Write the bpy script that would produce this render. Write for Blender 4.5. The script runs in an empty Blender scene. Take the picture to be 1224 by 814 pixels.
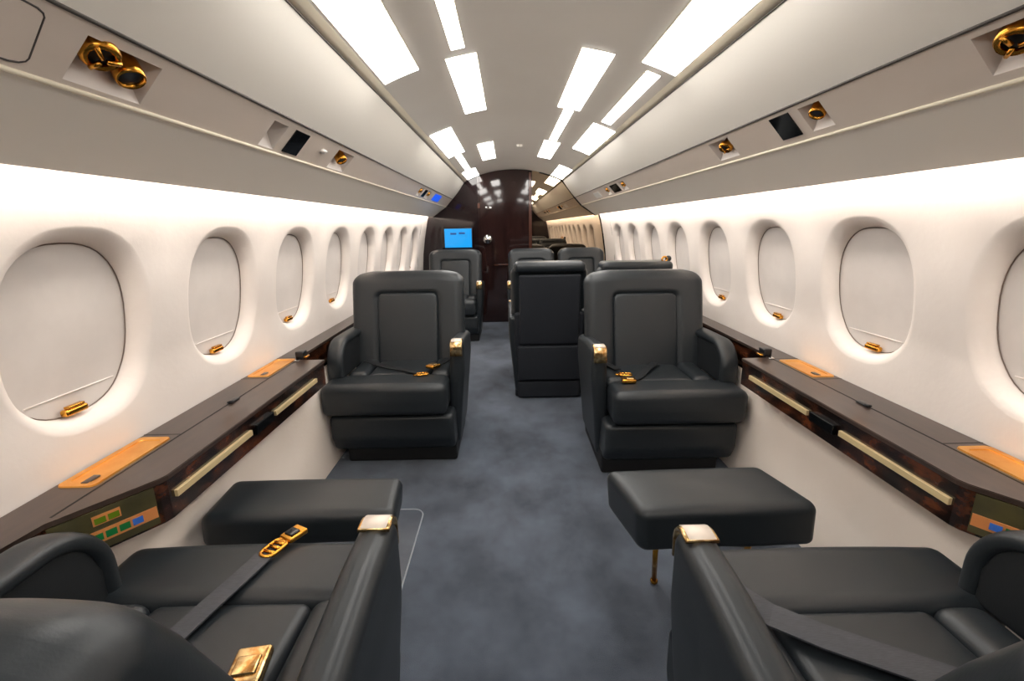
import bpy, bmesh, math, random
from mathutils import Vector, Matrix
random.seed(4)
SC = bpy.context.scene
COL = SC.collection
PI = math.pi
YF, YN = 5.65, -2.0            # far bulkhead, near bulkhead
# ------------------------------------------------------------------ materials
def lin(c):
    return tuple(((x/255)/12.92 if x/255 <= .04045 else ((x/255+.055)/1.055)**2.4) for x in c)+(1,)
def mat(name, rgb, rough=.5, metal=0, spec=.5, coat=0, sheen=0, noise=None, bump=None, emit=None, estr=0):
    m = bpy.data.materials.new(name); m.use_nodes = True
    nt = m.node_tree; b = nt.nodes['Principled BSDF']
    b.inputs['Base Color'].default_value = lin(rgb)
    b.inputs['Roughness'].default_value = rough
    b.inputs['Metallic'].default_value = metal
    b.inputs['Specular IOR Level'].default_value = spec
    b.inputs['Coat Weight'].default_value = coat
    b.inputs['Coat Roughness'].default_value = .04
    b.inputs['Sheen Weight'].default_value = sheen
    if emit:
        b.inputs['Emission Color'].default_value = lin(emit)
        b.inputs['Emission Strength'].default_value = estr
    tc = nt.nodes.new('ShaderNodeTexCoord')
    if noise:                                    # (scale, rgb2, lo, hi, stretch)
        sc, rgb2, lo, hi, st = noise
        mp = nt.nodes.new('ShaderNodeMapping'); mp.inputs['Scale'].default_value = st
        nt.links.new(tc.outputs['Object'], mp.inputs['Vector'])
        n = nt.nodes.new('ShaderNodeTexNoise'); n.inputs['Scale'].default_value = sc
        n.inputs['Detail'].default_value = 6; n.inputs['Roughness'].default_value = .6
        nt.links.new(mp.outputs[0], n.inputs['Vector'])
        r = nt.nodes.new('ShaderNodeValToRGB')
        r.color_ramp.elements[0].position = lo; r.color_ramp.elements[0].color = lin(rgb)
        r.color_ramp.elements[1].position = hi; r.color_ramp.elements[1].color = lin(rgb2)
        nt.links.new(n.outputs['Fac'], r.inputs['Fac']); nt.links.new(r.outputs[0], b.inputs['Base Color'])
    if bump:                                     # (scale, strength)
        n2 = nt.nodes.new('ShaderNodeTexNoise'); n2.inputs['Scale'].default_value = bump[0]
        n2.inputs['Detail'].default_value = 4
        nt.links.new(tc.outputs['Object'], n2.inputs['Vector'])
        bp = nt.nodes.new('ShaderNodeBump'); bp.inputs['Strength'].default_value = bump[1]
        bp.inputs['Distance'].default_value = .004
        nt.links.new(n2.outputs['Fac'], bp.inputs['Height']); nt.links.new(bp.outputs[0], b.inputs['Normal'])
    return m
M = dict(
 wall=mat('cream_suede', (224,215,208), .75, noise=(3,(231,223,217),.3,.7,(1,1,1)), bump=(60,.12)),
 shade=mat('shade_cloth', (206,199,194), .7, noise=(6,(216,209,204),.3,.7,(1,1,1))),
 bin=mat('bin_panel', (236,231,222), .42, bump=(120,.02)),
 strip=mat('service_panel_paint', (216,203,191), .38, noise=(9,(221,209,198),.3,.7,(1,.3,1))),
 cup=mat('recess_paint', (212,203,196), .5),
 ceil=mat('ceiling_panel', (240,234,225), .45, noise=(2,(244,239,230),.3,.7,(1,1,1))),
 seal=mat('window_seal', (120,104,94), .6),
 lower=mat('cream_lower_lightened', (247,233,220), .7, noise=(4,(250,238,226),.3,.7,(1,1,1)), bump=(80,.15)),  # lower wall cream, lightened in colour to offset the ledge's shade
 crown=mat('crown_cream', (232,222,200), .4),
 groove=mat('dark_groove', (70,64,60), .6),
 seam=mat('black_seam', (8,8,9), .7),
 leather=mat('black_leather', (33,38,42), .40, spec=.5, bump=(300,.04)),
 leather_in=mat('black_leather_matte', (28,31,34), .52, spec=.4, bump=(260,.08)),
 fabric=mat('seat_back_cloth', (24,28,36), .8, bump=(300,.2)),
 base=mat('seat_base', (14,14,16), .6),
 carpet=mat('carpet', (46,53,64), 1, spec=.1, sheen=.2, noise=(3.0,(108,118,133),.30,.80,(1,.8,1)), bump=(420,.9)),
 gold=mat('polished_gold', (232,168,70), .22, metal=1, noise=(40,(180,112,30),.4,.8,(1,1,1))),
 gold2=mat('pale_gold', (236,205,150), .25, metal=1, noise=(55,(190,140,80),.45,.6,(1,1,1))),
 brass_strip=mat('brushed_brass', (232,208,158), .35, metal=.35),
 pearl=mat('pearl_inlay', (236,222,208), .25),
 wood=mat('burl_wood', (22,12,8), .22, coat=.4, noise=(26,(120,64,36),.46,.80,(1,.5,1))),
 woodtop=mat('walnut_top', (50,41,37), .30, coat=.2, noise=(20,(70,54,46),.3,.75,(2,.4,1))),
 lacquer=mat('dark_lacquer', (24,16,19), .07, spec=.35, coat=.35, noise=(3,(36,24,26),.3,.7,(3,1,.3))),
 doorm=mat('door_veneer', (34,21,21), .07, coat=.55, noise=(5,(54,33,30),.3,.75,(6,1,.4))),
 redwood=mat('red_wood_edge', (78,42,30), .2, coat=.5),
 mirror=mat('bronze_mirror', (205,186,162), .015, metal=1),
 chrome=mat('chrome', (225,225,225), .12, metal=1),
 black=mat('black_plastic', (18,20,24), .35),
 black_gloss=mat('black_glass', (12,14,16), .08),
 strap=mat('belt_webbing', (52,54,60), .6, noise=(60,(66,68,74),.4,.6,(1,20,1))),
 olive=mat('olive_glass', (92,84,52), .12, coat=.6, noise=(8,(60,58,40),.3,.7,(1,1,1))),
 copper=mat('copper_plate', (230,150,88), .35, metal=.3),
 green_btn=mat('green_button', (18,60,34), .2, emit=(30,190,90), estr=.06),
 yellow_btn=mat('yellow_button', (50,60,12), .2, emit=(150,190,30), estr=.08),
 blue_btn=mat('blue_button', (30,60,110), .2, emit=(70,120,210), estr=.15),
 screen=mat('blue_screen', (0,0,0), .15, emit=(22,150,225), estr=.7),
 bluesign=mat('blue_sign', (20,70,200), .3, emit=(30,90,230), estr=.5),
 lamp=mat('ceiling_light_diffuser', (255,255,255), .5, emit=(255,251,245), estr=6.9),
 wash=mat('wall_wash_strip', (255,255,255), .5, emit=(255,246,236), estr=15.0),
 lens=mat('lamp_lens', (60,66,76), .1),
 mat_edge=mat('mat_edge', (150,156,164), .3),
 mat_clear=mat('mat_vinyl', (74,80,90), .35, noise=(6,(92,98,108),.35,.7,(1,1,1))),
 white=mat('white_plastic', (235,232,228), .3),
)
# ------------------------------------------------------------------ object helpers
def setp(o, label=None, cat=None, group=None, kind=None):
    if label: o['label'] = label
    if cat: o['category'] = cat
    if group: o['group'] = group
    if kind: o['kind'] = kind
    return o
def mk(name, bm, m, parent=None, smooth=True, wn=False, **k):
    me = bpy.data.meshes.new(name)
    bmesh.ops.recalc_face_normals(bm, faces=bm.faces)
    bm.to_mesh(me); bm.free()
    me.materials.append(M[m] if isinstance(m, str) else m)
    if smooth:
        for p in me.polygons: p.use_smooth = True
    o = bpy.data.objects.new(name, me); COL.objects.link(o)
    if wn:
        w = o.modifiers.new('wn', 'WEIGHTED_NORMAL'); w.keep_sharp = True
    if parent is not None: o.parent = parent
    return setp(o, **k)
def empty(name, loc, rz=0, **k):
    o = bpy.data.objects.new(name, None); COL.objects.link(o)
    o.empty_display_size = .05; o.location = loc; o.rotation_euler = (0,0,rz)
    return setp(o, **k)
def axis_pts(h, r, k, n):
    e = [h-r*(1-math.sin(i/k*PI/2)) if False else h-r+r*(i/k) for i in range(1,k+1)]
    mid = [-(h-r)+2*(h-r)*i/n for i in range(n+1)]
    return [-x for x in reversed(e)] + mid + e
def softbox(hx, hy, hz, r=.02, fn=None, c=(0,0,0), n=8, k=4, bm=None):
    """box with rounded edges; fn deforms each point"""
    bm = bm or bmesh.new()
    r = min(r, hx, hy, hz)*.999
    H = (hx,hy,hz); ax = [axis_pts(h, r, k, n) for h in H]
    vd = {}
    def V(p):
        q = [max(-(H[i]-r), min(H[i]-r, p[i])) for i in range(3)]
        d = [p[i]-q[i] for i in range(3)]; L = math.sqrt(sum(x*x for x in d)) or 1
        s = [q[i]+d[i]/L*r for i in range(3)]
        key = tuple(round(x,6) for x in s)
        if key not in vd:
            s = Vector(s)
            if fn: s = Vector(fn(s))
            vd[key] = bm.verts.new(s+Vector(c))
        return vd[key]
    for a in range(3):
        u, v = [(1,2),(0,2),(0,1)][a]
        for sg in (-1,1):
            U, W = ax[u], ax[v]
            for i in range(len(U)-1):
                for j in range(len(W)-1):
                    q = []
                    for (s,t) in ((i,j),(i+1,j),(i+1,j+1),(i,j+1)):
                        p = [0,0,0]; p[a] = sg*H[a]; p[u] = U[s]; p[v] = W[t]; q.append(V(p))
                    q = list(dict.fromkeys(q))
                    if len(q) >= 3:
                        try: bm.faces.new(q)
                        except ValueError: pass
    return bm
def box(bm, x0,x1,y0,y1,z0,z1, bev=0):
    r = bmesh.ops.create_cube(bm, size=1)
    for v in r['verts']:
        v.co = Vector(((x0+x1)/2+v.co.x*(x1-x0), (y0+y1)/2+v.co.y*(y1-y0), (z0+z1)/2+v.co.z*(z1-z0)))
    if bev:
        es = list({e for v in r['verts'] for e in v.link_edges})
        bmesh.ops.bevel(bm, geom=es, offset=bev, segments=3, profile=.5, affect='EDGES')
    return bm
def ring_sweep(bm, pts, section, frames, closed=False, cap=True):
    """section: list of (a,b); frames: list of (A,B) vectors per point"""
    rings = []
    for p,(A,B) in zip(pts, frames):
        rings.append([bm.verts.new(Vector(p)+A*a+B*b) for a,b in section])
    n = len(rings); m = len(section)
    for i in range(n if closed else n-1):
        r0, r1 = rings[i], rings[(i+1)%n]
        for j in range(m):
            bm.faces.new((r0[j], r0[(j+1)%m], r1[(j+1)%m], r1[j]))
    if cap and not closed:
        bm.faces.new(rings[0][::-1]); bm.faces.new(rings[-1])
    return bm
def circle(r, n=10, rb=None):
    return [(r*math.cos(2*PI*i/n), (rb or r)*math.sin(2*PI*i/n)) for i in range(n)]
def tube(bm, pts, r, n=8, closed=False, up=Vector((0,0,1)), rb=None):
    P = [Vector(p) for p in pts]; fr = []
    for i in range(len(P)):
        a = P[i-1] if (i or closed) else P[i]; b = P[(i+1)%len(P)] if (i < len(P)-1 or closed) else P[i]
        t = (b-a).normalized()
        A = t.cross(up)
        if A.length < 1e-4: A = t.cross(Vector((1,0,0)))
        A.normalize(); fr.append((A, A.cross(t).normalized()))
    return ring_sweep(bm, P, circle(r, n, rb), fr, closed)
def arcpts(c, r, a0, a1, n):
    return [(c[0]+r*math.cos(a0+(a1-a0)*i/n), c[1]+r*math.sin(a0+(a1-a0)*i/n)) for i in range(n+1)]
def extr(prof, x0, x1, bev, seg=3):
    """profile in (y,z) extruded along x, rims bevelled"""
    bm = bmesh.new()
    a = [bm.verts.new((x0,y,z)) for y,z in prof]; b = [bm.verts.new((x1,y,z)) for y,z in prof]
    f1 = bm.faces.new(a); f2 = bm.faces.new(b[::-1]); n = len(prof)
    for i in range(n): bm.faces.new((a[i], b[i], b[(i+1)%n], a[(i+1)%n]))
    if bev:
        es = list(set(list(f1.edges)+list(f2.edges)))
        bmesh.ops.bevel(bm, geom=es, offset=bev, segments=seg, profile=.5, affect='EDGES')
    return bm
def rrect(w, h, r, n=5):
    """rounded rectangle outline centred at 0: list of (a,b)"""
    out = []
    for cx,cy,a0 in ((w-r,h-r,0),(-(w-r),h-r,PI/2),(-(w-r),-(h-r),PI),(w-r,-(h-r),1.5*PI)):
        out += arcpts((cx,cy), r, a0, a0+PI/2, n)
    return out
# ------------------------------------------------------------------ camera (16 mm lens pitched down 14 degrees)
CAMP = Vector((-.085,0,1.16)); F = 550.
d = Vector(((606-612)/F, -(270.5-407)/F, 1)).normalized()
rl = math.radians(1.0)
up = Vector((-math.sin(rl), math.cos(rl), 0)); up = (up-up.dot(d)*d).normalized()
rt = Vector((up.y*d.z-up.z*d.y, up.z*d.x-up.x*d.z, up.x*d.y-up.y*d.x))
Rw = (rt, d, up)
right = Vector((rt[0], d[0], up[0])); upv = Vector((rt[1], d[1], up[1])); fwd = Vector((rt[2], d[2], up[2]))
cam = bpy.data.cameras.new('camera'); co = bpy.data.objects.new('camera', cam); COL.objects.link(co)
mt = Matrix((right, upv, -fwd)).transposed().to_4x4(); mt.translation = CAMP
co.matrix_world = mt
cam.sensor_width = 36; cam.lens = F/1224*36; cam.clip_start = .02
SC.camera = co
# ------------------------------------------------------------------ cabin section
def wx(z):                                        # half width of the side wall
    T = [(0,.975),(.495,.990),(.56,1.115),(.66,1.112),(.80,1.106),(1.10,1.060),(1.22,1.032),(1.30,1.010),(1.40,.985),(1.46,.95)]
    for (a,xa),(b,xb) in zip(T, T[1:]):
        if z <= b: return xa+(xb-xa)*(z-a)/(b-a)
    return T[-1][1]
ARC_R = 1.356; ARC_C = 1.80-ARC_R
def ceil_z(x, off=0): return ARC_C+math.sqrt((ARC_R-off)**2-x*x)
# floor
bm = bmesh.new(); box(bm, -1.0,1.0,YN,YF,-.05,0)
mk('floor', bm, 'carpet', kind='structure', smooth=False)
# ceiling
bm = bmesh.new(); N = 28; rows = []
for y in (YN, YF):
    rows.append([bm.verts.new((x, y, ceil_z(x))) for x in [-.585+1.17*i/N for i in range(N+1)]])
top = [[bm.verts.new((v.co.x, v.co.y, v.co.z+.03)) for v in r] for r in rows]
for i in range(N):
    bm.faces.new((rows[0][i],rows[0][i+1],rows[1][i+1],rows[1][i])); bm.faces.new((top[0][i],top[0][i+1],top[1][i+1],top[1][i]))
mk('ceiling', bm, 'ceil', kind='structure')

WIN_H, WIN_W = .205, .172; ZC = .934; PITCH = .563
def sup(a, w, h, e=2.45):
    c, s = math.cos(a), math.sin(a)
    return (w*math.copysign(abs(c)**(2/e), c), h*math.copysign(abs(s)**(2/e), s))
def side_wall(sg, y0, name):
    ys = []
    y = y0
    while y-PITCH > YN+.3: y -= PITCH
    bm = bmesh.new()
    zlo, zhi = .66, 1.22
    NA = 64
    edges_y = set()
    ycur = y-PITCH/2
    def P(yy, z, dep=0): return (sg*(wx(z)+dep), yy, z)
    first = ycur
    while ycur+PITCH <= YF+.01 and ycur+PITCH/2 < YF-.2:
        yc = ycur+PITCH/2; ys.append(yc)
        hw, hz = PITCH/2, (zhi-zlo)/2; zc = (zhi+zlo)/2
        # outer boundary: points by angle incl. corners
        angs = sorted(set([2*PI*i/NA for i in range(NA)] + [math.atan2(b*hz, a*hw)%(2*PI) for a in (-1,1) for b in (-1,1)]))
        rings = []
        outer = []
        for a in angs:
            c, s = math.cos(a), math.sin(a)
            t = min(hw/abs(c) if abs(c) > 1e-9 else 9, hz/abs(s) if abs(s) > 1e-9 else 9)
            outer.append((yc+c*t, zc+s*t))
        rings.append([bm.verts.new(P(yy,z)) for yy,z in outer])
        for e in outer:
            if abs(e[1]-zlo) < 1e-6 or abs(e[1]-zhi) < 1e-6: edges_y.add(round(e[0],5))
        for gw, dep in ((.038,.000),(.033,.001),(.026,.004),(.018,.010),(.011,.018),(.005,.028),(.002,.040),(0,.054)):
            rg = []
            for a in angs:
                # angle remap so points spread on the superellipse
                p = sup(a, WIN_W+gw, WIN_H+gw)
                z = ZC+p[1]
                rg.append(bm.verts.new(P(yc+p[0], z, dep)))
            rings.append(rg)
        n = len(angs)
        for r0, r1 in zip(rings, rings[1:]):
            for i in range(n):
                bm.faces.new((r0[i], r0[(i+1)%n], r1[(i+1)%n], r1[i]))
        ycur += PITCH
    last = ycur
    ey = sorted(edges_y)
    def strip(za, zb, yl):
        for z0,z1 in zip([za+(zb-za)*i/3 for i in range(3)], [za+(zb-za)*(i+1)/3 for i in range(3)]):
            for a, b in zip(yl, yl[1:]):
                bm.faces.new([bm.verts.new(P(*q)) for q in ((a,z0),(b,z0),(b,z1),(a,z1))])
    full = [YN]+ey+[YF]
    strip(.56, .66, full); strip(zhi, 1.30, full); strip(1.30,1.40,[YN,YF]); strip(1.40,1.46,[YN,YF])
    for a,b in ((YN,first),(last,YF)):
        if b-a > .001: strip(zlo, zhi, [a,b])
    bmesh.ops.remove_doubles(bm, verts=bm.verts, dist=.0004)
    mk(name, bm, 'wall', kind='structure')
    return ys
yl = side_wall(-1, 1.075, 'wall_left')
yr = side_wall(1, .944, 'wall_right')
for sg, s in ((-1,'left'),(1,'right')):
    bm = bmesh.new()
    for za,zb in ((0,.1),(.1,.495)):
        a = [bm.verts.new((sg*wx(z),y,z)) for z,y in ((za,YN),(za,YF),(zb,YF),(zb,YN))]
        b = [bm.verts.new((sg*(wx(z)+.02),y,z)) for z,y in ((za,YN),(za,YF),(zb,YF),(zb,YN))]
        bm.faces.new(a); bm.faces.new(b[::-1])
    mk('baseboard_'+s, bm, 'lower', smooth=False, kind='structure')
def window(sg, yc, idx):
    # pulled-down shade pane with its bottom rail, a dark seal and a gold pull
    def P(a, b, dep): return (sg*(wx(ZC+b)+dep), yc+a, ZC+b)
    bm = bmesh.new(); NA = 48
    n = 9
    ctr = [[bm.verts.new(P(*[q*t for q in sup(2*PI*i/NA, WIN_W+.001, WIN_H+.001)], .050)) for i in range(NA)] for t in (1,.75,.5,.25)]
    for r0,r1 in zip(ctr, ctr[1:]):
        for i in range(NA): bm.faces.new((r0[i], r0[(i+1)%NA], r1[(i+1)%NA], r1[i]))
    bm.faces.new(ctr[-1])
    w = mk('window_%d' % idx, bm, 'shade', kind='structure')
    bm = bmesh.new()
    pts = [P(*sup(2*PI*i/NA, WIN_W-.001, WIN_H-.001), .048) for i in range(NA)]
    tube(bm, pts, .0014, 6, closed=True, up=Vector((1,0,0)))
    mk('window_seal', bm, 'seal', w)
    bm = bmesh.new()
    hw = .118
    tube(bm, [P(-hw+2*hw*i/8, -.150, .049) for i in range(9)], .0018, 6)
    mk('shade_rail', bm, 'wall', w)
    bm = softbox(.010,.030,.0085,.006, n=2, k=3, c=P(-.02,-.190,.034))
    softbox(.007,.022,.003,.002, n=2, k=2, c=P(-.02,-.178,.032), bm=bm)
    mk('shade_pull', bm, 'gold', w)
idx = 1
for y in yl: window(-1, y, idx); idx += 1
for y in yr: window(1, y, idx); idx += 1
# ------------------------------------------------------------------ overhead bins
A = (.570,1.672); B = (.72,1.478); C = (.80,1.391); D = (.965,1.279)
def overhead(sg, label, holes):
    root = empty('overhead_bin', (sg*.78, 2, 1.283), label=label, cat='overhead locker')
    ox, oy, oz = sg*.78, 2, 1.283
    def W(x,y,z): return Vector((sg*x-ox, y-oy, z-oz))
    def sweep(poly, m, name, y0=YN, y1=YF, seg=1, closed=True):
        bm = bmesh.new()
        a = [bm.verts.new(W(x,y0,z)) for x,z in poly]; b = [bm.verts.new(W(x,y1,z)) for x,z in poly]
        for i in range(len(poly)-(0 if closed else 1)):
            j = (i+1) % len(poly); bm.faces.new((a[i],b[i],b[j],a[j]))
        if closed: bm.faces.new(a[::-1]); bm.faces.new(b)
        return mk(name, bm, m, root, smooth=False)
    # bin face, gently bowed
    face = []
    for i in range(33):
        t = i/32; bow = .006*math.sin(PI*t)
        face.append((A[0]+(B[0]-A[0])*t-bow*.79, A[1]+(B[1]-A[1])*t-bow*.61))
    o = sweep(face+[(B[0]+.05,B[1]+.10),(A[0]+.09,A[1]+.02)], 'bin', 'locker_door')
    # valence below the service strip, with a lip that hides the wash light
    sweep([(C[0]+.004,C[1]-.003),(D[0]-.006,D[1]+.001),D,(D[0]-.001,D[1]+.006),(C[0]+.012,C[1]+.012)], 'bin', 'valence')
    # service strip with holes
    bm = bmesh.new()
    ys = sorted(set([YN,YF]+[h[0] for h in holes]+[h[1] for h in holes]))
    ts = sorted(set([0,1]+[h[2] for h in holes]+[h[3] for h in holes]))
    def S(y,t,dep=0):
        nx, nz = .736, .677           # outwards (into the bin)
        return W(B[0]+(C[0]-B[0])*t+nx*dep, y, B[1]+(C[1]-B[1])*t+nz*dep)
    for ya,yb in zip(ys,ys[1:]):
        for ta,tb in zip(ts,ts[1:]):
            ym,tm = (ya+yb)/2,(ta+tb)/2
            if any(h[0]<ym<h[1] and h[2]<tm<h[3] for h in holes): continue
            bm.faces.new([bm.verts.new(S(*q)) for q in ((ya,ta),(yb,ta),(yb,tb),(ya,tb))])
    bmesh.ops.remove_doubles(bm, verts=bm.verts, dist=1e-5)
    mk('service_strip', bm, 'strip', root, smooth=False)
    for h in holes:
        bm = bmesh.new(); y0,y1,t0,t1 = h[:4]; dp = .045; k = .018; kt = .16
        o_ = [S(y0,t0),S(y1,t0),S(y1,t1),S(y0,t1)]
        i_ = [S(y0+k,t0+.05,dp),S(y1-k,t0+.05,dp),S(y1-k,t1-kt*2.2,dp),S(y0+k,t1-kt*2.2,dp)]
        a = [bm.verts.new(p) for p in o_]; b = [bm.verts.new(p) for p in i_]
        for i in range(4): bm.faces.new((a[i],a[(i+1)%4],b[(i+1)%4],b[i]))
        bm.faces.new(b)
        mk('light_recess', bm, 'cup', root, smooth=False)
    # dark reveal line at the top, bright bead at the bottom of the strip
    bm = bmesh.new(); tube(bm, [W(B[0]-.001,YN,B[1]-.001), W(B[0]-.001,YF,B[1]-.001)], .0032, 6); mk('reveal_line', bm, 'groove', root)
    bm = bmesh.new(); tube(bm, [W(C[0],YN,C[1]-.001), W(C[0],YF,C[1]-.001)], .0048, 6); mk('bead', bm, 'crown', root)
    bm = bmesh.new(); tube(bm, [W(.5755,YN,1.6635), W(.5755,YF,1.6635)], .0022, 6); mk('reveal_line', bm, 'groove', root)
    return root, S, Vector((ox,oy,oz))
HL = [(.822,.982,.2,.9),(1.42,1.505,.2,.92),(1.935,2.115,.2,.92),(3.72,3.86,.2,.85),(4.1,4.25,.2,.85)]
HR = [(.70,.900,.15,.82),(1.305,1.395,.15,.82),(1.82,1.98,.15,.85),(3.42,3.56,.2,.85),(3.95,4.10,.2,.85)]
binL, SL, oL = overhead(-1, 'long beige overhead locker above the left row of windows', HL)
binR, SR, oR = overhead(1, 'long beige overhead locker above the right row of windows', HR)
# crown trims
for sg, s in ((-1,'left'),(1,'right')):
    bm = bmesh.new()
    pr = [(.546,ceil_z(.546)-.0005),(.560,1.6735),(.574,1.6655),(.60,1.685)]
    a = [bm.verts.new((sg*x,YN,z)) for x,z in pr]; b = [bm.verts.new((sg*x,YF,z)) for x,z in pr]
    for i in range(len(pr)-1): bm.faces.new((a[i],b[i],b[i+1],a[i+1]))
    mk('trim_crown_'+s, bm, 'crown', kind='structure')
# wall wash lights tucked behind the valence lip, facing the wall
for sg, s in ((-1,'left'),(1,'right')):
    bm = bmesh.new(); q = [(.930,1.340),(.965,1.360)]
    vs = [bm.verts.new((sg*x,y,z)) for y in (YN+.05,YF-.03) for x,z in q]
    bm.faces.new((vs[0],vs[1],vs[3],vs[2]))
    box(bm, *sorted((sg*.927,sg*.933)), YN+.05,YF-.03,1.341,1.367)
    mk('wall_wash_light', bm, 'wash', smooth=False, label='long hidden light strip washing the %s wall above the windows' % s, cat='light')
# gold reading lights and vents in the recesses
def reading(root, S, off, sg, y, t, kind, label, big=1.0):
    p = S(y,t,.012)+off
    lab = dict(label=label, cat='reading light' if kind == 'lamp' else 'air vent')
    aim = Vector((-sg*.45,-.25,-.85)).normalized()
    e = empty('reading_light' if kind == 'lamp' else 'air_vent', p, **lab)
    e.rotation_euler = aim.to_track_quat('Z','Y').to_euler()
    bm = bmesh.new()
    R = .017*big
    if kind == 'lamp':
        prof = [(.45,-.03),(.75,-.028),(1.0,-.012),(1.05,.004),(1.0,.012),(.86,.014),(.82,.006)]
    else:
        prof = [(.35,-.03),(.6,-.026),(.7,-.008),(1.15,-.004),(1.2,.006),(1.0,.012),(.75,.010)]
    rings = [[bm.verts.new((R*r*math.cos(2*PI*i/20), R*r*math.sin(2*PI*i/20), z*big)) for i in range(20)] for r,z in prof]
    for a,b in zip(rings, rings[1:]):
        for i in range(20): bm.faces.new((a[i],a[(i+1)%20],b[(i+1)%20],b[i]))
    bm.faces.new(rings[0])
    mk('housing', bm, 'gold', e)
    bm = bmesh.new(); r2 = [bm.verts.new((R*.82*math.cos(2*PI*i/20), R*.82*math.sin(2*PI*i/20), .006*big)) for i in range(20)]
    c = bm.verts.new((0,0,.010*big))
    for i in range(20): bm.faces.new((r2[i], r2[(i+1)%20], c))
    mk('lens' if kind == 'lamp' else 'nozzle', bm, 'lens' if kind == 'lamp' else 'black', e)
    if kind != 'lamp':
        bm = bmesh.new()
        for i in range(3):
            a = 2*PI*i/3; dv = Vector((math.cos(a), math.sin(a), 0))
            tube(bm, [dv*R*.2+Vector((0,0,.014*big)), dv*R*1.05+Vector((0,0,.012*big))], .0028*big, 6)
        mk('spokes', bm, 'gold', e)
reading(binL,SL,oL,-1,.865,.38,'vent','gold air vent in the nearest recess of the left service strip',1.45)
reading(binL,SL,oL,-1,.935,.50,'lamp','gold reading light in the nearest recess of the left service strip',1.4)
reading(binL,SL,oL,-1,2.03,.48,'lamp','gold reading light above the third left window, past the white knob',1.3)
reading(binR,SR,oR,1,.845,.40,'vent','gold vent in the recess cut by the top right edge of the frame',1.45)
reading(binR,SR,oR,1,1.345,.40,'lamp','gold and grey reading light right of the black panel in the right service strip',1.2)
reading(binR,SR,oR,1,1.89,.45,'vent','gold air vent left of the black panel in the right service strip',1.3)
for root,S,off,sg,hs,s in ((binL,SL,oL,-1,HL,'left'),(binR,SR,oR,1,HR,'right')):
    reading(root,S,off,sg,(hs[3][0]+hs[3][1])/2,.45,'lamp','small distant gold light, nearer of the far pair in the %s strip' % s,1.1)
    reading(root,S,off,sg,(hs[4][0]+hs[4][1])/2,.45,'lamp','small distant gold light, farther of the far pair in the %s strip' % s,1.1)
def plate(S, off, ya, yb, t0, t1, th, m, name, **k):
    k.pop('cat', None); k['parent'] = binL if S is SL else binR; off = Vector((0,0,0))
    bm = bmesh.new()
    a = [bm.verts.new(S(*q,-th)+off) for q in ((ya,t0),(yb,t0),(yb,t1),(ya,t1))]
    b = [bm.verts.new(S(*q,.0005)+off) for q in ((ya,t0),(yb,t0),(yb,t1),(ya,t1))]
    bm.faces.new(a); bm.faces.new(b[::-1])
    for i in range(4): bm.faces.new((a[i],a[(i+1)%4],b[(i+1)%4],b[i]))
    return mk(name, bm, m, smooth=False, **k)
plate(SL,oL,1.555,1.655,.18,.88,.003,'black_gloss','display_panel', label='black rectangular panel in the left service strip', cat='panel')
plate(SR,oR,1.438,1.535,.13,.80,.003,'black_gloss','display_panel', label='black rectangular panel in the right service strip', cat='panel')
plate(SL,oL,4.45,4.85,.18,.80,.003,'bluesign','lit_sign', label='small blue lit sign at the far end of the left service strip', cat='sign')
plate(SL,oL,3.92,4.03,.2,.8,.003,'black_gloss','display_panel', label='tiny dark panel between the far lights of the left strip', cat='panel')
plate(SR,oR,3.62,3.85,.2,.8,.003,'black_gloss','display_panel', label='small dark panel between the far lights of the right strip', cat='panel')
plate(SR,oR,4.35,4.6,.3,.8,.003,'white','call_panel', label='small white panel at the far end of the right service strip', cat='panel')
# access hatch upper left
bm = bmesh.new()
out = [SL(y,t,-.0005) for y,t in ((.45,.14),(.72,.14),(.738,.15),(.748,.18),(.752,.22),(.762,.78),(.760,.83),(.752,.87),(.738,.89),(.45,.9))]
bm.free()

bm = bmesh.new(); f = [bm.verts.new(SL(y,t,-.001)) for y,t in ((.45,.14),(.72,.14),(.738,.15),(.748,.18),(.752,.22),(.762,.78),(.760,.83),(.752,.87),(.738,.89),(.45,.9))]
g = [bm.verts.new(SL(y,t,.0005)) for y,t in ((.45,.14),(.72,.14),(.738,.15),(.748,.18),(.752,.22),(.762,.78),(.760,.83),(.752,.87),(.738,.89),(.45,.9))]
bm.faces.new(f); bm.faces.new(g[::-1])
for i in range(10): bm.faces.new((f[i],f[(i+1)%10],g[(i+1)%10],g[i]))
o = mk('access_hatch', bm, 'strip', binL, smooth=False)
bm = bmesh.new(); tube(bm, out, .0016, 6, up=Vector((1,0,0))); mk('hatch_seam', bm, 'groove', o)
# white knob
kp = SL(1.81,.45,-.004)+oL
bm = bmesh.new(); bmesh.ops.create_uvsphere(bm, u_segments=16, v_segments=10, radius=.011)
for v in bm.verts: v.co.z *= .8
bmesh.ops.create_cone(bm, cap_ends=True, segments=16, radius1=.015, radius2=.013, depth=.006)
o = mk('call_knob', bm, 'white', binL); o.location = kp-oL
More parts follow.
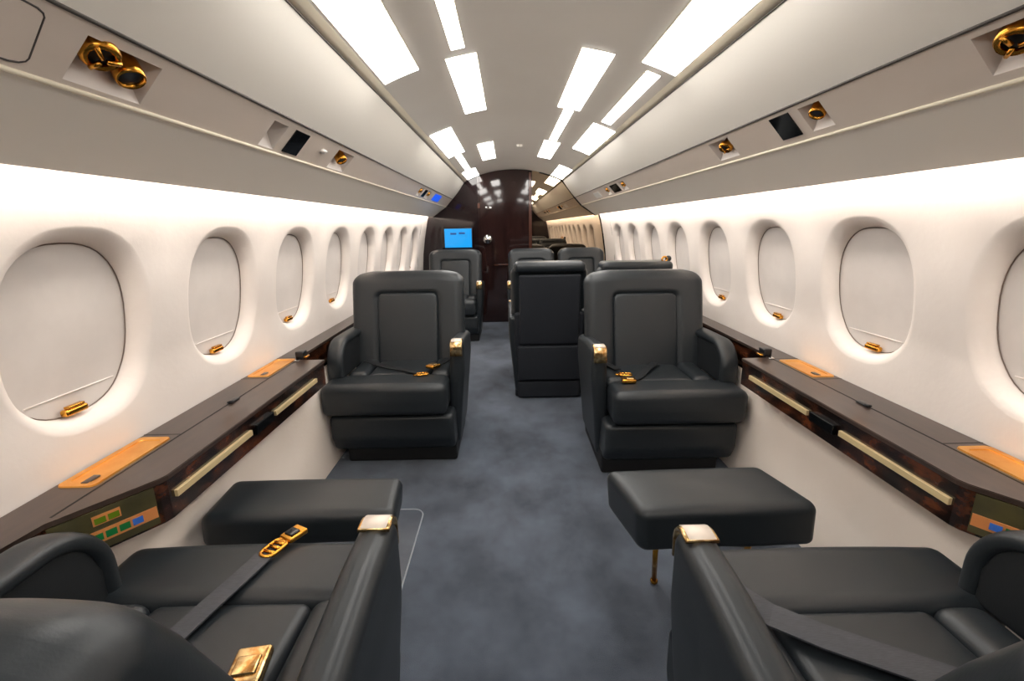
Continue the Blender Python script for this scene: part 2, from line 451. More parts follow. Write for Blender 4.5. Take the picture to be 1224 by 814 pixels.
# ------------------------------------------------------------------ ceiling lights
def clight(x0,x1,y0,y1,label,far=False):
    xm = (x0+x1)/2; e = empty('ceiling_light', (xm,(y0+y1)/2,ceil_z(xm)), label=label, cat='ceiling light', group='ceiling light panels')
    def patch(x0,x1,y0,y1,o0,o1,m,name):
        bm = bmesh.new(); n = 5
        L = []
        for off in (o0,o1):
            for y in (y0,y1):
                L.append([bm.verts.new(Vector((x0+(x1-x0)*i/n, y, ceil_z(x0+(x1-x0)*i/n, off)))-e.location) for i in range(n+1)])
        for i in range(n):
            bm.faces.new((L[0][i],L[0][i+1],L[1][i+1],L[1][i])); bm.faces.new((L[2][i],L[2][i+1],L[3][i+1],L[3][i]))
            bm.faces.new((L[0][i],L[0][i+1],L[2][i+1],L[2][i])); bm.faces.new((L[1][i],L[1][i+1],L[3][i+1],L[3][i]))
        for i in (0,n):
            bm.faces.new((L[0][i],L[1][i],L[3][i],L[2][i]))
        mk(name, bm, m, e, smooth=False)
    patch(x0-.003,x1+.003,y0-.003,y1+.003,.0004,.002,'crown','frame')
    patch(x0,x1,y0,y1,.0021,.004,'lamp','diffuser')
LT = [(-.535,-.406,.99,1.92,'wide one beside the left locker, cut by the frame top'),
 (-.272,-.225,.95,1.835,'narrow left strip cut by the top edge of the frame'),
 (-.302,-.188,1.91,2.755,'large left inner panel right below the narrow strip'),
 (-.533,-.408,2.955,3.86,'left outer panel touching the locker, middle of the cabin'),
 (-.487,-.440,3.93,4.85,'thin far left strip between two outer panels'),
 (-.530,-.397,4.93,5.60,'last left outer panel next to the dark bulkhead'),
 (-.300,-.181,3.75,4.60,'small far left inner panel'),
 (.417,.540,.99,1.86,'wide one beside the right locker, cut by the top'),
 (.453,.503,1.92,2.78,'narrow right outer strip between two wide outer panels'),
 (.424,.550,2.87,3.745,'right outer panel touching the locker, middle of the cabin'),
 (.200,.318,1.87,2.71,'large right inner panel, nearest of its row'),
 (.238,.290,2.75,3.63,'thin right inner strip between two inner panels'),
 (.208,.324,3.70,4.53,'small far right inner panel'),
 (.433,.560,4.72,5.60,'last right outer panel above the mirror')]
for x0,x1,y0,y1,l in LT: clight(x0,x1,y0,y1,'lit ceiling panel, '+l)
for sg in (-1,1):  # extra unseen panels behind the camera, added to light the cabin
    for (x0,x1,y0,y1,nm) in ((.41,.54,-.85,.05,'outer'),(.20,.315,-.9,.0,'inner')):
        a,b = sorted((sg*x0,sg*x1)); clight(a,b,y0,y1,'unseen ceiling panel added behind the viewpoint to light the cabin, %s row on the %s' % (nm, 'left' if sg<0 else 'right'))
bm = bmesh.new(); bmesh.ops.create_cone(bm, cap_ends=True, segments=20, radius1=.020, radius2=.028, depth=.016)
o = mk('smoke_detector', bm, 'ceil', label='small round detector on the ceiling centre line near the far bulkhead', cat='detector'); o.location = (.03,4.0,1.792)
# ------------------------------------------------------------------ far bulkhead
def arch(inset=0):
    """closed outline (x,z) of the cabin section, right side going round"""
    R_ = [(.975,0),(.990,.495),(1.113,.56),(1.106,.80),(1.060,1.10),(1.032,1.22),(1.010,1.285),(.965,1.279),(.80,1.391),(.72,1.478),(.570,1.672)]
    top = [(x, ceil_z(x)) for x in [.5-.1*i for i in range(11)]]
    return R_+top+[(-x,z) for x,z in reversed(R_)]
def clip(poly, axis_x, keep_ge):
    out = []
    for (x0,z0),(x1,z1) in zip(poly, poly[1:]+poly[:1]):
        i0 = (x0>=axis_x) if keep_ge else (x0<=axis_x); i1 = (x1>=axis_x) if keep_ge else (x1<=axis_x)
        if i0: out.append((x0,z0))
        if i0 != i1:
            t = (axis_x-x0)/(x1-x0); out.append((axis_x, z0+(z1-z0)*t))
    return out
def slab(name, poly, y0, y1, m, **k):
    bm = bmesh.new()
    a = [bm.verts.new((x,y0,z)) for x,z in poly]; b = [bm.verts.new((x,y1,z)) for x,z in poly]
    bm.faces.new(a); bm.faces.new(b[::-1]); n = len(poly)
    for i in range(n): bm.faces.new((a[i],a[(i+1)%n],b[(i+1)%n],b[i]))
    return mk(name, bm, m, smooth=False, **k)
full = arch()
slab('wall_far', full, YF+.012, YF+.06, 'lacquer', kind='structure')
slab('trim_1', clip(full,-.425,False), YF-.0, YF+.012, 'lacquer', kind='structure')
mir = slab('mirror_panel', clip(full,.215,True), YF-.0, YF+.012, 'mirror', label='tall bronze mirror panel filling the right half of the far bulkhead', cat='mirror')
# black edging round the mirror
bm = bmesh.new()
ed = [(x*.997,z-.003) for x,z in clip(full,.215,True) if z > .5 and not (x>.216 and x<.22)]
ed = [p for p in ed if not (abs(p[0]-.214)<.003)]
tube(bm, [(x,YF-.006,z) for x,z in ed], .009, 6, up=Vector((0,1,0)))
mk('trim_2', bm, 'black_gloss', kind='structure')
# door
dz = [(x,ceil_z(x)-.004) for x in (.17,.05,-.07,-.19,-.31,-.40)]
door = slab('door_1', [(-.40,.01),(.17,.01)]+dz, YF-.006, YF+.010, 'doorm', kind='structure')
bm = bmesh.new(); box(bm, .175,.210,YF-.02,YF+.012,.0,1.765); mk('trim_3', bm, 'redwood', kind='structure', smooth=False)
bm = bmesh.new(); box(bm, -.423,-.403,YF-.015,YF+.012,.0,1.735); mk('trim_4', bm, 'doorm', kind='structure', smooth=False)
bm = bmesh.new(); box(bm, -.427,-.398,YF-.018,YF-.014,1.37,1.43); mk('trim_5', bm, 'redwood', kind='structure', smooth=False)
bm = bmesh.new(); bmesh.ops.create_uvsphere(bm, u_segments=18, v_segments=12, radius=.055)
for v in bm.verts: v.co.y = v.co.y*.7
tube(bm, [(0,.0,0),(0,.055,0)], .016, 12)
bmesh.ops.create_cone(bm, cap_ends=True, segments=20, radius1=.03, radius2=.03, depth=.012, matrix=Matrix.Translation((0,.045,0))@Matrix.Rotation(PI/2,4,'X'))
o = mk('door_knob', bm, 'chrome', door); o.location = (-.318,YF-.06,1.013)
bm = bmesh.new()
for dx in (-.022,.022): box(bm, dx-.014,dx+.014,-.01,.004,-.012,.012,.004)
o = mk('door_latch', bm, 'chrome', door); o.location = (-.30,YF-.009,1.375)
bm = bmesh.new(); tube(bm, [(-.09,0,0),(.09,0,0)], .008, 8)
for dx in (-.08,.08): tube(bm, [(dx,0,0),(dx,.03,0)], .006, 8)
o = mk('door_rail', bm, 'redwood', door); o.location = (-.16,YF-.03,.71)
# near bulkhead behind the viewpoint
slab('wall_near', full, YN-.05, YN, 'lacquer', kind='structure')
# monitor on the far bulkhead
e = empty('monitor', (-.655,5.50,1.035), label='small monitor with a bright blue screen on the dark bulkhead', cat='monitor')
bm = bmesh.new(); box(bm,-.165,.165,-.008,.012,-.115,.115,.004); mk('housing', bm, 'black', e)
bm = bmesh.new(); box(bm,-.157,.157,-.0105,-.0085,-.107,.107); mk('screen', bm, 'screen', e, smooth=False)
bm = bmesh.new(); box(bm,-.03,.03,.012,.149,-.03,.03); mk('bracket', bm, 'black', e, smooth=False)
bm = bmesh.new()
for dx,dz_,w in ((-.055,.05,.035),(.045,.055,.035)): softbox(w,.001,.010,.001,n=2,k=1,c=(dx,-.012,dz_),bm=bm)
mk('screen_reflections', bm, 'blue_btn', e)  # glowing blue marks stand in for reflections on the screen
# coat hook on the left wall
hk = empty('coat_hook', (-1.072,3.62,1.17), label='small bronze hook with ribbon on the left wall between far windows', cat='hook')
bm = bmesh.new(); softbox(.008,.02,.02,.007,n=2,k=2,bm=bm,c=(.012,0,0)); mk('hook', bm, 'gold', hk)
bm = bmesh.new(); tube(bm, [(.016,.0,.01),(.025,.05,.05),(.02,.09,.09),(.03,.12,.10)], .008, 6); mk('ribbon', bm, 'pearl', hk)
# ------------------------------------------------------------------ side ledges
def ledge(sg, y0c, yend, s, strips, trays, ctrl):
    root = empty('side_ledge', (sg*1.0,1.4,.495), label='dark wood side ledge with brass strips along the %s wall' % s, cat='ledge')
    off = root.location
    def L(x,y,z): return Vector((sg*x,y,z))-off
    fr = [(.888,yend),(.886,y0c+.01),(.892,y0c-.01),(1.0,y0c-.17),(1.02,y0c-.35),(1.02,YN+.01)]
    bk = 1.110
    outline = [(bk,YF-.01),(1.02,YF-.01),(1.02,yend+.01),(1.02,yend)]+fr+[(bk,YN+.01)]
    def prism(pts, z0, z1, m, name, bev=0):
        bm = bmesh.new()
        a = [bm.verts.new(L(x,y,z0)) for x,y in pts]; b = [bm.verts.new(L(x,y,z1)) for x,y in pts]
        bm.faces.new(a); f2 = bm.faces.new(b[::-1]); n = len(pts)
        for i in range(n): bm.faces.new((a[i],a[(i+1)%n],b[(i+1)%n],b[i]))
        if bev: bmesh.ops.bevel(bm, geom=list(f2.edges), offset=bev, segments=2, affect='EDGES')
        return mk(name, bm, m, root, smooth=False)
    prism(outline, .598, .610, 'woodtop', 'ledge_top', .002)
    inn = [(x+(.006 if x<1.05 else 0),y) for x,y in outline]
    prism(inn, .497, .598, 'wood', 'ledge_front')
    # seam line along the top and cross seams
    bm = bmesh.new(); box(bm, *sorted((L(1.003,0,0).x,L(1.0075,0,0).x)), L(0,y0c-.15,0).y, L(0,yend,0).y, L(0,0,.6097).z, L(0,0,.6107).z)
    for yy in (trays[0][1]+.02, trays[1][0]-.02, trays[1][1]+.02):
        box(bm, *sorted((L(1.007,0,0).x,L(1.109,0,0).x)), L(0,yy-.0015,0).y, L(0,yy+.0015,0).y, L(0,0,.6097).z, L(0,0,.6105).z)
    mk('lid_seam', bm, 'seam', root, smooth=False)
    # brass strips on the front edge, dark pull recess between them
    for ya,yb in strips:
        bm = bmesh.new(); x0,x1 = sorted((L(.884,0,0).x, L(.893,0,0).x))
        box(bm, x0,x1, L(0,ya,0).y, L(0,yb,0).y, L(0,0,.543).z, L(0,0,.560).z, .001); mk('brass_strip', bm, 'brass_strip', root, smooth=False)
    bm = bmesh.new(); ya,yb = strips[0][1]+.02, strips[1][0]-.02; x0,x1 = sorted((L(.880,0,0).x, L(.893,0,0).x))
    box(bm, x0,x1, L(0,ya,0).y, L(0,yb,0).y, L(0,0,.535).z, L(0,0,.566).z, .003); mk('latch', bm, 'black_gloss', root, smooth=False)
    # small dark hinge on the seam and a black clip beside the seat
    ym = (trays[0][1]+trays[1][0])/2+.01
    bm = bmesh.new(); softbox(.010,.022,.003,.003,n=2,k=2,c=L(1.005,ym,.613),bm=bm); softbox(.006,.008,.005,.003,n=2,k=2,c=L(1.0,ym-.02,.615),bm=bm)
    mk('hinge', bm, 'black', root)
    # gold tray inlays
    for ya,yb in trays:
        w0,w1 = 1.016,1.102
        t_ = None
        bm = bmesh.new(); ycm,xcm = (ya+yb)/2,(w0+w1)/2; hx,hy = (w1-w0)/2,(yb-ya)/2
        o_ = rrect(hx,hy,.014,4); i_ = rrect(hx-.014,hy-.018,.010,4)
        def ring(pts,z): return [bm.verts.new(L(xcm+a,ycm+b,z)) for a,b in pts]
        r0 = ring(o_,.6101); r1 = ring([(a*.985,b*.99) for a,b in o_],.6135); r2 = ring(i_,.6135); r3 = ring([(a*.97,b*.98) for a,b in i_],.6108)
        n = len(r0)
        for p,q in ((r0,r1),(r1,r2),(r2,r3)):
            for i in range(n): bm.faces.new((p[i],p[(i+1)%n],q[(i+1)%n],q[i]))
        bm.faces.new(r3)
        tr = mk('gold_tray', bm, 'tray', root, smooth=False)
        bm = bmesh.new(); softbox(.008,.018,.0022,.002,n=2,k=2,c=L(xcm-.012,ya+.030,.613),bm=bm); mk('tray_slot', bm, 'woodtop', tr)
    # control panel on the slanted end
    p0 = Vector((sg*.897, y0c-.017, 0)); p1 = Vector((sg*1.0, y0c-.17, 0)); dv = (p1-p0).normalized(); nv = Vector((-sg*.83, -.55, 0)); nv = (nv-nv.dot(dv)*dv).normalized()
    if (nv.x*sg) > 0: nv = -nv
    ln = (p1-p0).length
    def CP(u0,u1,z0,z1,d0,d1,m,name,parent):
        bm = bmesh.new(); vs = []
        for dd in (d0,d1):
            vs.append([bm.verts.new(p0+dv*u+Vector((0,0,z))+nv*dd-off) for u,z in ((u0,z0),(u1,z0),(u1,z1),(u0,z1))])
        bm.faces.new(vs[0]); bm.faces.new(vs[1][::-1])
        for i in range(4): bm.faces.new((vs[0][i],vs[0][(i+1)%4],vs[1][(i+1)%4],vs[1][i]))
        return mk(name, bm, m, parent, smooth=False)
    cp = CP(.006, ln, .506, .596, -.002,.003,'olive','control_panel',root)
    CP(.008, ln-.01, .523, .551, .003,.0045,'copper','button_plate',cp)
    for i,mm in enumerate(('blue_btn','green_btn','green_btn','green_btn')): CP(.036+i*.0235,.055+i*.0235,.529,.544,.0045,.0062,mm,'button',cp)
    if ctrl:
        CP(.150,.168,.529,.544,.0045,.0062,'blue_btn','button',cp)
        CP(.070,.118,.563,.585,.003,.0045,'copper','button_plate',cp)
        for i in range(2): CP(.073+i*.023,.092+i*.023,.566,.579,.0045,.006,'yellow_btn','button',cp)
    return root
M['tray'] = mat('gold_tray', (240,178,92), .34, metal=.85, noise=(14,(226,150,60),.4,.7,(1,1,1)))
ledge(-1,.965,1.93,'left',[(.99,1.325),(1.475,1.825)],[(.925,1.175),(1.70,1.945)],True)
ledge(1,.88,1.84,'right',[(.895,1.245),(1.395,1.765)],[(.80,1.035),(1.58,1.80)],False)
for sg,yy,s in ((-1,1.96,'left'),(1,1.87,'right')):
    e = empty('table_clip', (sg*1.0,yy,.6112), label='small black and brass clip where the %s ledge meets the facing seat' % s, cat='clip')
    bm = softbox(.018,.022,.016,.005,n=2,k=2,c=(0,0,.0165)); mk('clip_body', bm, 'black', e)
    bm = softbox(.010,.018,.004,.003,n=2,k=2,c=(-sg*.02,0,.006)); mk('clip_plate', bm, 'gold', e)
    bm = softbox(.010,.012,.002,.001,n=2,k=1,c=(0,-.045,.002)); mk('catch', bm, 'chrome', e)
# ------------------------------------------------------------------ seats
def seat(x, y, facing, aisle, label, sc=1.0, belt=None, cap='pearl', rear=False, group=None, name='armchair', recl=.125, zb1=.925, bw=.312):
    """local frame: seat faces -Y; aisle = +1/-1 local side of the tall arm"""
    e = empty(name, (x,y,0), 0 if facing < 0 else PI, label=label, cat='seat')
    if group: e['group'] = group
    a = aisle
    def X(v): return v*sc*a
    def part(nm, bm, m='leather', parent=None, wn=False, **k):
        return mk(nm, bm, m, parent or e, wn=wn, **k)
    def sb(x0,x1,y0,y1,z0,z1,r,fn=None,n=8,bm=None):
        X0,X1 = sorted((X(x0),X(x1)))
        return softbox((X1-X0)/2,(y1-y0)/2,(z1-z0)/2,r,fn,c=((X0+X1)/2,(y0+y1)/2,(z0+z1)/2),n=n,bm=bm)
    def puff(hx,hy,amt):
        def f(p):
            if p.z > 0: p.z += amt*max(0,1-(p.x/hx)**2)*max(0,1-(p.y/hy)**2)
            return p
        return f
    # base plinth
    part('base', sb(-.27,.285,-.235,.24,0,.115,.012,n=3), 'base')
    # leg rest panel
    def lrf(p):
        p.y -= .006*(1-(p.x/.33)**2); 
        p.y += .04*max(0,-(p.z+.02)/.08)
        return p
    part('leg_rest', sb(-.320,.284,-.305,.20,.082,.276,.024,lrf,n=8))
    # front section of the cushion
    def ff(p):
        if p.z > 0: p.z += .010*(1-(p.x/.34)**2)
        if p.y < 0: p.y -= .012*(1-(p.x/.34)**2)*(1-abs(p.z)/.09)
        return p
    part('cushion_front', sb(-.337,.260,-.345,-.160,.288,.440,.034,ff,n=8))
    part('seat_cushion', sb(-.158,.158,-.164,.20,.33,.442,.022,puff(.16*sc,.2,.006),n=8))
    for s_ in (-1,1):
        part('bolster', sb(s_*.158,s_*.262,-.166,.22,.33,.450,.030,puff(.05*sc,.3,.004),n=5))
    # backrest : reclined slab, rounded top
    zb0 = .37
    def bf(p, hx=bw*sc, hz=(zb1-zb0)/2, grv=True):
        t = (p.z+hz)/(2*hz)
        # round the top corners and narrow the shoulders slightly
        k = max(0,(t-.80)/.20)
        ax_ = abs(p.x)/hx
        if k > 0 and ax_ > .55: p.z -= .030*((ax_-.55)/.45)**2*k
        p.x *= 1-.03*max(0,(.35-t)/.35)
        if p.y < 0:
            # raised side wings, hollow for the centre panel
            qx = abs(p.x)-(.174*sc-.035); qz = (t-.80)*2*hz+.035
            sd = math.hypot(max(qx,0),max(qz,0))+min(max(qx,qz),0)-.035; inx = 1/(1+math.exp(sd/.0035)); inz = 1
            if p.y < -.03: p.y += .016*inx*inz
            p.y += .010*math.cos(min(1,ax_)*PI/2)*min(1,-p.y/.04)
        p.y += recl*t
        return p
    br = softbox(bw*sc,.062,(zb1-zb0)/2,.050,bf,c=(0,.115,(zb0+zb1)/2),n=44,k=5)
    part('backrest', br)
    hzp = (.80-.03)*(zb1-zb0)/2
    part('back_panel', softbox(.166*sc,.020,hzp,.013,lambda p: rcorner(p,.166*sc,hzp,.032) or Vector((p.x, p.y+recl*((p.z+hzp)/(zb1-zb0)+.012)-(.006*math.cos(abs(p.x)/(.167*sc)*PI/2) if p.y<0 else 0), p.z)),c=(0,.077+.004,zb0+.012+hzp),n=12))
    # rear shell
    sh = part('back_shell', sb(-.285,.285,.195,.262,.012,.60,.018,lambda p: Vector((p.x,p.y+(recl-.09)*max(0,(p.z+.1)/.39),p.z)),n=6), 'fabric' if rear else 'leather')
    if rear:
        part('rear_panel', sb(-.245,.245,.285,.318,.385,.855,.014,lambda p: Vector((p.x,p.y+.045*(p.z/.47),p.z)),n=6), 'fabric', label='dark cloth rear panel')
        part('rear_panel', sb(-.262,.262,.255,.300,.135,.375,.012,n=5), 'fabric', label='dark cloth lower rear panel')
        part('rear_skirt', sb(-.262,.262,.250,.290,.008,.125,.012,n=5), 'fabric')
        part('headrest_roll', sb(-.285,.285,.16,.335,.868,.935,.030,n=6), 'leather')
    # aisle-side arm : full panel down to the base
    zt = .612
    fy = -.195
    def af(p):
        yy = p.y+.0375; zz = p.z+.328
        if zz > .5 and yy > -.06: zz -= .036*min(1,(yy+.06)/.3)
        xx = p.x - a*.045*max(0,(.46-zz)/.46)
        if zz < .3 : yy += .05*((.3-zz)/.3) if yy < -.1 else 0
        return Vector((xx, yy-.0375, zz-.328))
    x0,x1 = sorted((X(.262),X(.335)))
    arm = part('armrest', softbox((x1-x0)/2,.2325,.284,.030*sc,af,c=((x0+x1)/2,.0375,.328),n=14,k=6))
    # cap on the arm's front end
    cw = .030*sc; cx = X(.2985)
    path = [(fy-.002,zt-.070),(fy-.003,zt-.030)]+[(fy+.030+.0335*math.cos(t),zt-.030+.0335*math.sin(t)) for t in [PI-.25-i*.33 for i in range(5)]]+[(fy+.055,zt+.0015)]
    bm = bmesh.new()
    sec = [(-cw,-.004),(-cw,.002),(-cw*.85,.0045),(cw*.85,.0045),(cw,.002),(cw,-.004)]
    fr = []
    for i,(yy,zz) in enumerate(path):
        q0 = path[max(0,i-1)]; q1 = path[min(len(path)-1,i+1)]
        t = Vector((0,q1[0]-q0[0],q1[1]-q0[1])).normalized(); fr.append((Vector((1,0,0)), Vector((0,-t.z,t.y))))
    ring_sweep(bm, [(cx,yy,zz) for yy,zz in path], sec, fr)
    capo = part('armrest_cap', bm, 'gold2', arm, label='mottled gold and pearl cap')
    bm = bmesh.new(); cw2 = cw*.8
    sec = [(-cw2,.0035),(-cw2,.006),(cw2,.006),(cw2,.0035)]
    ring_sweep(bm, [(cx,yy,zz) for yy,zz in path[4:]], sec, fr[4:]); part('cap_inlay', bm, 'pearl', arm) if cap == 'pearl' else bm.free()
    # outer arm : rounded pad sitting on the cushion, thick roll round an inset panel
    zo = .636; fo = -.210; R2 = .11
    core = [(.24,.43),(fo+.02,.43)]+arcpts((fo+R2+.02,zo-.045-R2+.02),R2-.004,PI,PI/2,8)+[(.24,zo-.05)]
    x0,x1 = sorted((X(-.328),X(-.268)))
    oa = part('armrest', extr(core,x0,x1,.008,2), 'leather_in', wn=True)
    pts = [(fo+.012,.395),(fo+.008,.45)]+arcpts((fo+R2+.008,zo-.028-R2),R2,PI,PI/2,12)+[(.02,zo-.029),(.14,zo-.032),(.25,zo-.038)]
    bm = bmesh.new(); P3 = []; fr = []
    for i,(yy,zz) in enumerate(pts):
        q0 = pts[max(0,i-1)]; q1 = pts[min(len(pts)-1,i+1)]
        t = Vector((0,q1[0]-q0[0],q1[1]-q0[1])).normalized(); fr.append((Vector((1,0,0)), Vector((0,-t.z,t.y)))); P3.append((X(-.298),yy,zz))
    sec = [( (.040)*sc*math.copysign(abs(math.cos(u))**.75,math.cos(u)), .020*math.copysign(abs(math.sin(u))**.8,math.sin(u))) for u in [2*PI*i/18 for i in range(18)]]
    ring_sweep(bm, P3, sec, fr); part('arm_roll', bm, 'leather', oa)
    return e
def rcorner(p, w, h, r):
    qx, qz = abs(p.x)-(w-r), p.z-(h-r)
    if qx > 0 and qz > 0:
        k = max(qx,qz)/math.hypot(qx,qz)
        p.x = math.copysign(w-r+qx*k, p.x); p.z = h-r+qz*k
def strap(e, pts, w, name='seat_belt', m='strap', th=.0018, side=None):
    """flat webbing along local points"""
    bm = bmesh.new(); P = [Vector(p) for p in pts]; fr = []
    for i in range(len(P)):
        t = (P[min(i+1,len(P)-1)]-P[max(0,i-1)]).normalized()
        up_ = Vector((0,0,1)); A_ = t.cross(up_).normalized(); fr.append((A_, A_.cross(t)))
    ring_sweep(bm, P, [(-w,-th),(-w,th),(-w*.4,th*1.6),(w*.4,th*1.6),(w,th),(w,-th)], fr)
    return mk(name, bm, m, e, smooth=False)
def buckle(parent, loc, rz, kind, s=1.0, tilt=0):
    g = []
    Rm = Matrix.Translation(loc)@Matrix.Rotation(rz,4,'Z')@Matrix.Rotation(tilt,4,'X')
    if kind == 'tongue':                        # plate with two slots
        bm = bmesh.new(); o_ = rrect(.017*s,.030*s,.015*s,5)
        def plate2(z0,z1):
            holes = [rrect(.008*s,.0055*s,.004*s,3), rrect(.008*s,.0055*s,.004*s,3)]
        n = 28
        # outer loop + cross bars built as tubes so that the slots stay open
        tube(bm, [(a,b,.004) for a,b in o_[::1]], .0045*s, 8, closed=True)
        for b in (-.014,.002,.016): tube(bm, [(-.016*s,b*s,.004),(.016*s,b*s,.004)], .0042*s, 8)
        softbox(.012*s,.012*s,.0025,.002,n=2,k=2,c=(0,.032*s,.004),bm=bm)
        bmesh.ops.transform(bm, matrix=Rm, verts=bm.verts); return mk('belt_tongue', bm, 'gold', parent)
    bm = bmesh.new()
    softbox(.021*s,.026*s,.007*s,.005*s,n=3,k=3,c=(0,0,.008*s),bm=bm)
    bmesh.ops.transform(bm, matrix=Rm, verts=bm.verts); b = mk('buckle', bm, 'gold', parent)
    bm = bmesh.new(); softbox(.014*s,.013*s,.004*s,.003*s,n=2,k=2,c=(0,-.004*s,.015*s),bm=bm)
    bmesh.ops.transform(bm, matrix=Rm, verts=bm.verts); mk('release_lever', bm, 'black_gloss' if kind == 'dark' else 'gold2', b)
    return b
S1 = seat(-.645,2.385,-1,1,'black leather armchair facing the viewer beside the left ledge')
S3 = seat(.632,2.225,-1,-1,'black leather armchair facing the viewer beside the right ledge')
S2 = seat(-.655,4.90,-1,1,'black armchair far down the left side, under the blue monitor', sc=.92)
S4 = seat(.185,3.28,1,1,'seat turned away in mid aisle, its dark cloth rear panel facing the viewer', sc=.81, rear=True)
S5 = seat(.725,3.20,1,1,'seat turned away whose top edge shows behind the right facing armchair', sc=.78, rear=True)
S6 = seat(.172,4.86,-1,-1,'far facing seat next to the aisle on the right, inner one of the distant pair', sc=.80)
S7 = seat(.712,4.86,-1,-1,'far facing seat against the right wall, outer one of the distant pair', sc=.80)
S8 = seat(-.643,.610,1,-1,'near left foreground armchair seen from above and behind, gold belt buckle on its cushion', recl=.25, zb1=.908, bw=.275)
S9 = seat(.550,.560,1,1,'near right foreground armchair seen from above and behind, dark belt across its cushion', recl=.26, zb1=.925, bw=.30)
# belts (parts of the seats, local coordinates)
b = strap(S1, [(-.23,.06,.456),(-.15,-.01,.453),(-.08,-.06,.451),(.01,-.11,.4505),(.08,-.155,.450),(.11,-.175,.450)], .020, m='leather_in')
buckle(b, (.125,-.20,.450), 1.9, 'tongue', 1.0)
b = strap(S1, [(.23,.05,.462),(.21,.0,.460),(.18,-.06,.456)], .018, m='leather_in')
buckle(b, (.165,-.10,.454), -.6, 'gold', 1.25)
b = strap(S3, [(.04,.06,.458),(-.02,-.02,.460),(-.08,-.11,.453),(-.13,-.17,.451)], .020, m='leather_in')
buckle(b, (-.165,-.20,.449), 1.5, 'gold', 1.25)
b = strap(S3, [(-.22,.06,.464),(-.20,.0,.464),(-.18,-.05,.462)], .018, m='leather_in')
buckle(b, (-.160,-.115,.454), 1.4, 'tongue', 1.05)
def L8(x,y,z): return (-(x+.643), -(y-.610), z)
b = strap(S8, [L8(-.715,.60,.455),L8(-.697,.66,.456),L8(-.672,.75,.458),L8(-.650,.82,.460),L8(-.637,.885,.458)], .022)
buckle(b, L8(-.625,.905,.457), PI-.35, 'tongue', 1.0)
buckle(b, L8(-.600,.950,.456), PI-.5, 'dark', .95)
b = strap(S8, [L8(-.50,.44,.462),L8(-.51,.52,.464),L8(-.52,.56,.464)], .020)
buckle(b, L8(-.515,.60,.462), PI+.15, 'gold', 1.35).data.materials[0] = M['gold2']
def L9(x,y,z): return (-(x-.550), -(y-.560), z)
b = strap(S9, [L9(.315,.80,.50),L9(.335,.735,.475),L9(.385,.69,.463),L9(.45,.645,.462),L9(.53,.60,.462),L9(.62,.55,.462),L9(.70,.50,.462)], .029)
for p,s_ in ((L9(.293,.70,.575),.35),(L9(.293,.655,.57),.5)):
    bm = bmesh.new(); softbox(.008*s_*1.6,.014*s_*1.6,.005,.004,n=2,k=2,c=p,bm=bm); mk('belt_stud', bm, 'gold2', b)
# small ring and knob on the top of the seat behind the right chair
bm = bmesh.new(); tube(bm, [(.016*math.cos(2*PI*i/14),0,.02+.016*math.sin(2*PI*i/14)) for i in range(14)], .006, 8, closed=True, up=Vector((0,1,0)))
o = mk('belt_ring', bm, 'gold', S5); o.location = (-.17,.30,.925)
bm = bmesh.new(); bmesh.ops.create_uvsphere(bm, u_segments=14, v_segments=8, radius=.02)
o = mk('headrest_knob', bm, 'black', S5); o.location = (-.21,.25,.945)
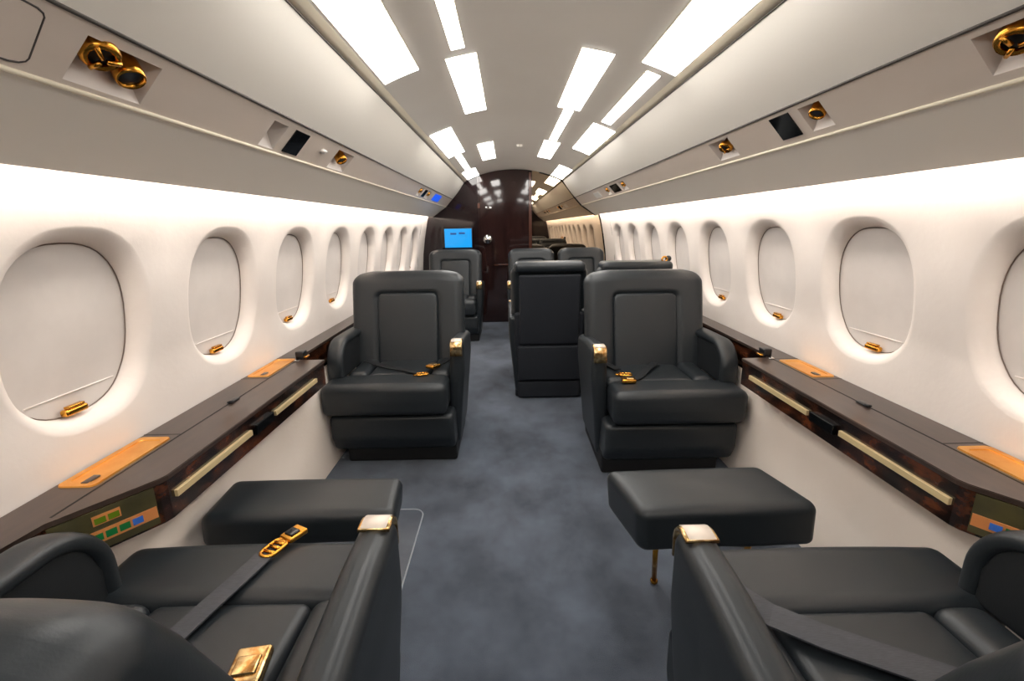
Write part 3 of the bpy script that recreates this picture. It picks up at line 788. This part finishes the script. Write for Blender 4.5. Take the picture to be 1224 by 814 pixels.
# ------------------------------------------------------------------ footrests
def footrest(cs, z0, z1, label, legs, s):
    cx = sum(c[0] for c in cs)/4; cy = sum(c[1] for c in cs)/4
    e = empty('footrest', (cx,cy,0), label=label, cat='footrest')
    def f(p):
        u = (p.x/.25+1)/2; v = (p.y/.1+1)/2; w = (p.z/((z1-z0)/2)+1)/2
        q = [Vector(c) for c in cs]       # near-left, near-right, far-right, far-left
        b_ = q[0]*(1-u)*(1-v)+q[1]*u*(1-v)+q[2]*u*v+q[3]*(1-u)*v
        b_ -= Vector((cx,cy)); k = 1-(.04*(1-w) if (u<.5) == (s > 0) else -.015*(1-w))
        bow = .010*(1-(2*u-1)**2)
        return Vector((b_.x*k, b_.y*k, p.z+(.008*(1-(2*u-1)**2)*(1-(2*v-1)**2) if w > .5 else 0)))
    bm = softbox(.25,.10,(z1-z0)/2,.028,f,c=(0,0,(z0+z1)/2),n=10,k=5)
    mk('cushion', bm, 'leather', e)
    bm = bmesh.new(); box(bm, -.18,.18,-.05,.05,z0-.016,z0+.004,.004); mk('frame', bm, 'base', e)
    for (xa,ya,xb,yb) in legs:
        bm = bmesh.new(); p0 = Vector((xa-cx,ya-cy,z0-.008)); p1 = Vector((xb-cx,yb-cy,.012))
        tube(bm, [p0,p1], .0085, 12)
        l = mk('leg', bm, 'gold', e)
        bm = bmesh.new(); bmesh.ops.create_uvsphere(bm, u_segments=14, v_segments=8, radius=.013); 
        o = mk('foot', bm, 'gold', l); o.location = p1
footrest([(-.945,1.105),(-.405,1.115),(-.425,1.315),(-.960,1.315)], .298, .402, 'black leather footrest in front of the near left armchair, by the floor mat', [(-.83,1.2,-.85,1.24),(-.52,1.2,-.50,1.24)], -1)
footrest([(.262,1.095),(.775,1.115),(.715,1.345),(.212,1.335)], .262, .400, 'black leather footrest on brass legs in front of the near right armchair', [(.345,1.19,.382,1.285),(.64,1.2,.66,1.285)], 1)
# ------------------------------------------------------------------ clear mat on the carpet
e = empty('floor_mat', (-.66,1.5,0), label='thin clear floor mat with a pale rounded edge beside the left footrest', cat='mat')
mo = rrect(.205,.33,.045,6)
bm = bmesh.new(); a = [bm.verts.new((x,y,.0015)) for x,y in mo]; bm.faces.new(a)
b2 = [bm.verts.new((x,y,.0)) for x,y in mo]; n = len(mo)
for i in range(n): bm.faces.new((a[i],a[(i+1)%n],b2[(i+1)%n],b2[i]))
o = mk('sheet', bm, 'mat_clear', e, smooth=False); 
bm = bmesh.new(); tube(bm, [(x,y,.002) for x,y in mo], .0030, 6, closed=True); mk('rim', bm, 'mat_edge', e)
e.location = (-.660,1.395,0)
# ------------------------------------------------------------------ world and view
w = bpy.data.worlds.new('world'); SC.world = w; w.use_nodes = True
w.node_tree.nodes['Background'].inputs[0].default_value = (0,0,0,1); w.node_tree.nodes['Background'].inputs[1].default_value = 0
vs = SC.view_settings; vs.view_transform = 'Standard'; vs.look = 'None'; vs.gamma = 1; vs.use_curve_mapping = False
vs.exposure = 0.85
